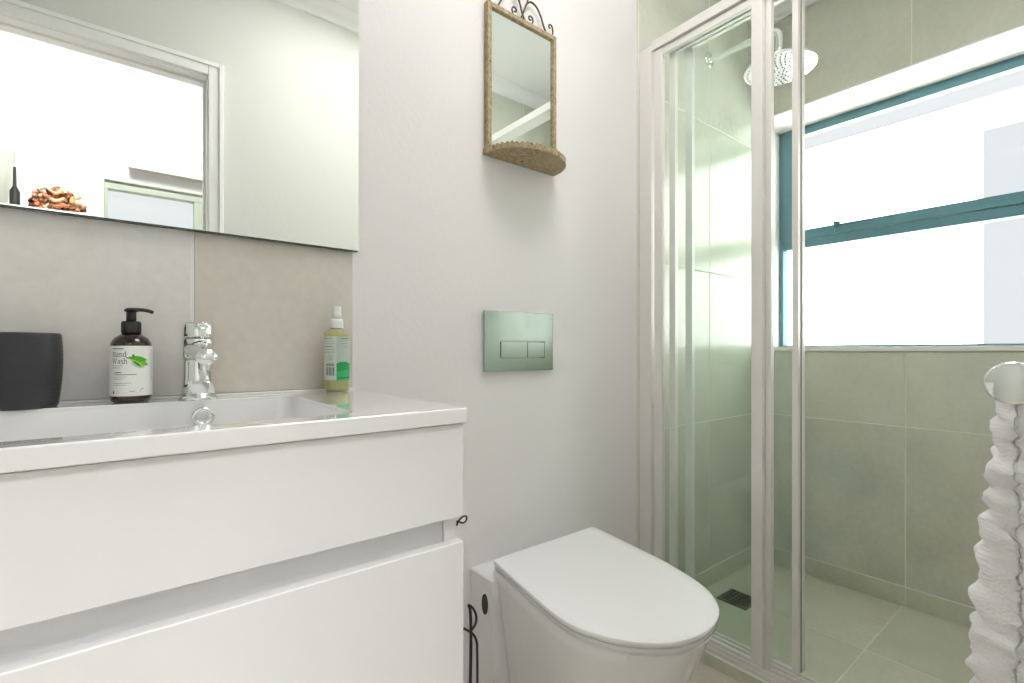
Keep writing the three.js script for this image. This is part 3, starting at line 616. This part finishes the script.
// ---------------------------------------------------------------- shower screen
const scr = thing('shower_screen', 'silver-framed sliding glass shower screen with stacked panels', 'shower screen', [XS, 0.036, 0]);
{
  const y0 = 0.0, T = 2.002 - 0.036, al = (n, x0, x1, a, b, c, d, p = scr, m = M.alu, r = 0.0015) => mesh(n, bx(x0, x1, a, b, c, d, r), m, p);
  al('wall_channel', 0.0, 0.062, y0, T - 0.014, 0.009, 0.056);
  al('wall_packer', 0.014, 0.05, y0, T - 0.01, 0.001, 0.010, scr);
  al('end_channel', 0.0, 0.062, y0, T - 0.004, ZF - 0.05, ZF - 0.001);
  al('top_rail_fascia', 0.0, 0.066, T - 0.032, T, 0.056, ZF - 0.05);
  al('bottom_rail', 0.0, 0.068, y0, y0 + 0.012, 0.056, ZF - 0.05);
  for (const x of [0.002, 0.026, 0.046, 0.064]) al('bottom_track', x, x + 0.004, y0 + 0.012, y0 + 0.026, 0.056, ZF - 0.05);
  const panel = (name, x, z0, z1, w, wL) => {
    const p = new THREE.Group(); p.name = name; scr.add(p);
    al('stile', x - 0.009, x + 0.009, y0 + 0.014, T - 0.034, z0, z0 + wL, p);
    al('stile', x - 0.009, x + 0.009, y0 + 0.014, T - 0.034, z1 - w, z1, p);
    al('rail', x - 0.007, x + 0.007, T - 0.058, T - 0.034, z0 + wL, z1 - w, p);
    al('rail', x - 0.007, x + 0.007, y0 + 0.014, y0 + 0.034, z0 + wL, z1 - w, p);
    const g = new THREE.PlaneGeometry(z1 - w - z0 - wL, T - 0.092); g.rotateY(-Math.PI / 2); g.translate(x, (T - 0.058 + y0 + 0.034) / 2, (z0 + wL + z1 - w) / 2);
    mesh('glass_pane', g, M.glass, p);
  };
  panel('fixed_panel', 0.016, 0.064, 0.421, 0.031, 0.030);
  panel('sliding_panel', 0.038, 0.108, 0.436, 0.026, 0.022);
  panel('sliding_panel', 0.058, 0.155, 0.498, 0.016, 0.024);
  const edge = new THREE.Group(); edge.name = 'closing_edge'; scr.add(edge);
  al('gap_shade', 0.0672, 0.0702, y0 + 0.028, T - 0.034, 0.484, 0.499, edge, M.gapShade, 0.0005);  // dark strip painting the shaded gap between the two profiles
  al('profile', 0.0704, 0.088, y0 + 0.028, T - 0.034, 0.480, 0.501, edge);
}

// ---------------------------------------------------------------- shower head
const sh = thing('rain_shower', 'round chrome rain shower head on a wall arm', 'shower head', [1.849, 2.13, 0.008]);
{
  const ro = lathe([[0, 0], [0.030, 0], [0.030, 0.004], [0.026, 0.009], [0.012, 0.011], [0, 0.011]]); ro.rotateX(Math.PI / 2); mesh('wall_rose', ro, M.chrome, sh);
  mesh('arm', tube([[0, 0, 0.005], [0, -0.004, 0.10], [0, -0.012, 0.235], [0, -0.020, 0.262], [0, -0.040, 0.272], [0, -0.118, 0.273]], 0.0115, 60, 16), M.chrome, sh);
  const bj = new THREE.SphereGeometry(0.017, 24, 16); bj.translate(0, -0.126, 0.273); mesh('ball_joint', bj, M.chrome, sh);
  const R = 0.118;
  const dg = lathe([[0, -0.118], [R - 0.004, -0.118], [R, -0.115], [R, -0.110], [R - 0.006, -0.107], [0.03, -0.100], [0.018, -0.096], [0, -0.094]], 72); dg.translate(0, -0.044, 0.273);
  const disc = mesh('disc', dg, std(lin(0.80, 0.81, 0.80), 0.22, { metalness: 0.6 }), sh);
  const nz = [];
  for (let k = 1; k <= 6; k++) for (let i = 0; i < k * 7; i++) { const a = i / (k * 7) * 6.2832 + k * 0.4, x = Math.cos(a) * k * 0.0175, z = Math.sin(a) * k * 0.0175; const c = cyl(0.0022, 0.003, 0.003, 8); c.translate(x, -0.1632, z + 0.273); nz.push(c); }
  const nm = mesh('nozzles', mergeGeometries(nz), std(lin(0.04, 0.08, 0.11), 0.6), disc); nm.userData.kind = 'stuff';
}

// ---------------------------------------------------------------- floor drain
const dr = thing('floor_drain', 'square dark slotted drain in the shower floor', 'drain', [1.838, 0, 0.135]);
mesh('frame', mrg(bx(-0.056, 0.056, -0.001, 0.006, -0.056, -0.05), bx(-0.056, 0.056, -0.001, 0.006, 0.05, 0.056), bx(-0.056, -0.05, -0.001, 0.006, -0.05, 0.05), bx(0.05, 0.056, -0.001, 0.006, -0.05, 0.05)), std(lin(0.20, 0.19, 0.15), 0.4, { metalness: 0.5 }), dr);
const drainMetal = std(lin(0.11, 0.105, 0.085), 0.4, { metalness: 0.5 });
mesh('well', bx(-0.05, 0.05, -0.001, 0.0003, -0.05, 0.05), drainMetal, dr);
for (let i = 0; i < 7; i++) mesh('slat', bx(-0.05, 0.05, 0.0003, 0.006, -0.045 + i * 0.0138, -0.0385 + i * 0.0138), drainMetal, dr);

// ---------------------------------------------------------------- towel rail and towel
const tr = thing('towel_rail', 'chrome towel rail with a round end disc beside the shower opening', 'towel rail', [0.70, 0.922, 0.984]);
{
  const g = cyl(0.009, 0.009, 0.56, 24); g.rotateZ(Math.PI / 2); g.translate(0.28, 0, 0); mesh('bar', g, M.chrome, tr);
  for (const x of [0.0, 0.56]) { const d = lathe([[0, 0], [0.0205, 0], [0.022, 0.002], [0.022, 0.006], [0.019, 0.009], [0, 0.010]]); d.rotateZ(Math.PI / 2); d.translate(x + 0.004, 0, 0); mesh('end_disc', d, M.chrome, tr); }
  for (const x of [0.008, 0.545]) { const p = cyl(0.008, 0.008, ZF - 0.984, 20); p.rotateX(Math.PI / 2); p.translate(x, 0, (ZF - 0.984) / 2); mesh('post', p, M.chrome, tr); }
}
const tw = thing('towel', 'thick white bobbled towel draped over the rail', 'towel', [0.752, 0.922, 0.984]);
{
  const NX = 90, prof = [];                 // outer loop in (z, y), from the front hem over the rail to the back hem, then the inside back again
  const drop = 0.56, W = 0.44, NF = 150;
  for (let k = 0; k <= NF; k++) { const t = k / NF; prof.push({ y: -drop + t * (drop - 0.002), side: 0, t }); }
  for (let k = 1; k < 12; k++) prof.push({ a: Math.PI - k / 12 * Math.PI, side: 1 });
  for (let k = 0; k <= 134; k++) prof.push({ y: -0.002 - k / 134 * 0.5, side: 2 });
  for (let k = 40; k >= 0; k--) prof.push({ y: -0.002 - k / 40 * 0.5, side: 3 });
  for (let k = 11; k >= 1; k--) prof.push({ a: Math.PI - k / 12 * Math.PI, side: 4 });
  for (let k = 40; k >= 0; k--) prof.push({ y: -drop + k / 40 * (drop - 0.002), side: 5 });
  const front = (y) => -(0.0125 + 0.024 * Math.min(1, (-y) / 0.26) ** 0.9);
  const P = [], I = [], n = prof.length;
  const NC = 9, cols = [];                  // rounded side edges
  for (let c = NC; c >= 1; c--) { const a = c / NC * Math.PI / 2; cols.push([-Math.sin(a) * 0.02, Math.cos(a)]); }
  for (let i = 0; i <= NX; i++) cols.push([i / NX * W, 1]);
  for (let c = 1; c <= NC; c++) { const a = c / NC * Math.PI / 2; cols.push([W + Math.sin(a) * 0.02, Math.cos(a)]); }
  const LAST = cols.length - 1;
  for (let i = 0; i <= LAST; i++) {
    const [x, squeeze] = cols[i];
    for (const p of prof) {
      let y = p.y, z;
      if (p.side === 0) {
        const ph = y / 0.038 + 0.5 * n2(x * 14, y * 9), bump = Math.abs(Math.sin(ph * Math.PI)) ** 0.8;
        const lump = n3(x * 45, y * 45, 1) * 0.004;
        z = front(y) + 0.0035 - 0.0095 * bump * (0.75 + 0.35 * n2(x * 22, y * 22)) * Math.min(1, -y / 0.05 + 0.3) + lump;
      } else if (p.side === 1) { z = Math.cos(p.a) * 0.0155; y = Math.sin(p.a) * 0.0155; }
      else if (p.side === 2) z = 0.0155 + 0.004 * n2(x * 20, y * 20);
      else if (p.side === 3) z = y < -0.035 ? 0.0001 : 0.0105 * (1 - Math.max(0, (-y - 0.012) / 0.023) * 0.99);
      else if (p.side === 4) { z = Math.cos(p.a) * 0.0102; y = Math.sin(p.a) * 0.0102; }
      else z = y < -0.035 ? -0.0001 : -0.0105 * (1 - Math.max(0, (-y - 0.012) / 0.023) * 0.99);
      if (p.side !== 1 && p.side !== 4) z *= squeeze; if (squeeze < 1) z += 0.004 * (1 - squeeze) * n3(x * 60, y * 60, 5);
      const xe = p.side >= 3 ? Math.min(W, Math.max(0, x)) : x;
      P.push(xe + (squeeze < 1 ? 0.008 * (1 - squeeze) * n2(y * 34, 3) : 0) + (p.side === 0 ? 0.004 * n2(y * 30, 7) * 0.5 : 0), y, z);
    }
  }
  for (let i = 0; i < LAST; i++) for (let k = 0; k < n; k++) { const j = (k + 1) % n; I.push(i * n + k, i * n + j, (i + 1) * n + j, i * n + k, (i + 1) * n + j, (i + 1) * n + k); }
  // close the two side edges between outer and inner loop
  const out = 0, cnt = NF + 1 + 11 + 135;
  for (const i of [0, LAST]) {
    const o = i * n, inner = Array.from({ length: 41 + 11 + 41 }, (_, q) => o + n - 1 - q);
    for (let q = 0; q < cnt - 1; q++) { const a = o + q, b = o + q + 1, f = (v) => inner[Math.min(inner.length - 1, v <= NF ? Math.round(v / NF * 40) : v <= NF + 12 ? 40 + (v - NF) : 52 + Math.round((v - NF - 12) / 134 * 40))]; const c = f(q), d = f(q + 1); if (i === 0) I.push(a, b, d, a, d, c); else I.push(b, a, d, d, a, c); }
  }
  let g = new THREE.BufferGeometry(); g.setAttribute('position', new THREE.Float32BufferAttribute(P, 3)); g.setIndex(I);
  g.setAttribute('uv', new THREE.Float32BufferAttribute(Array.from({ length: P.length / 3 }, (_, q) => [P[q * 3] + P[q * 3 + 2], P[q * 3 + 1]]).flat(), 2));
  g.computeVertexNormals();
  mesh('cloth', g, M.towel, tw);
}

renderer.render(scene, camera);
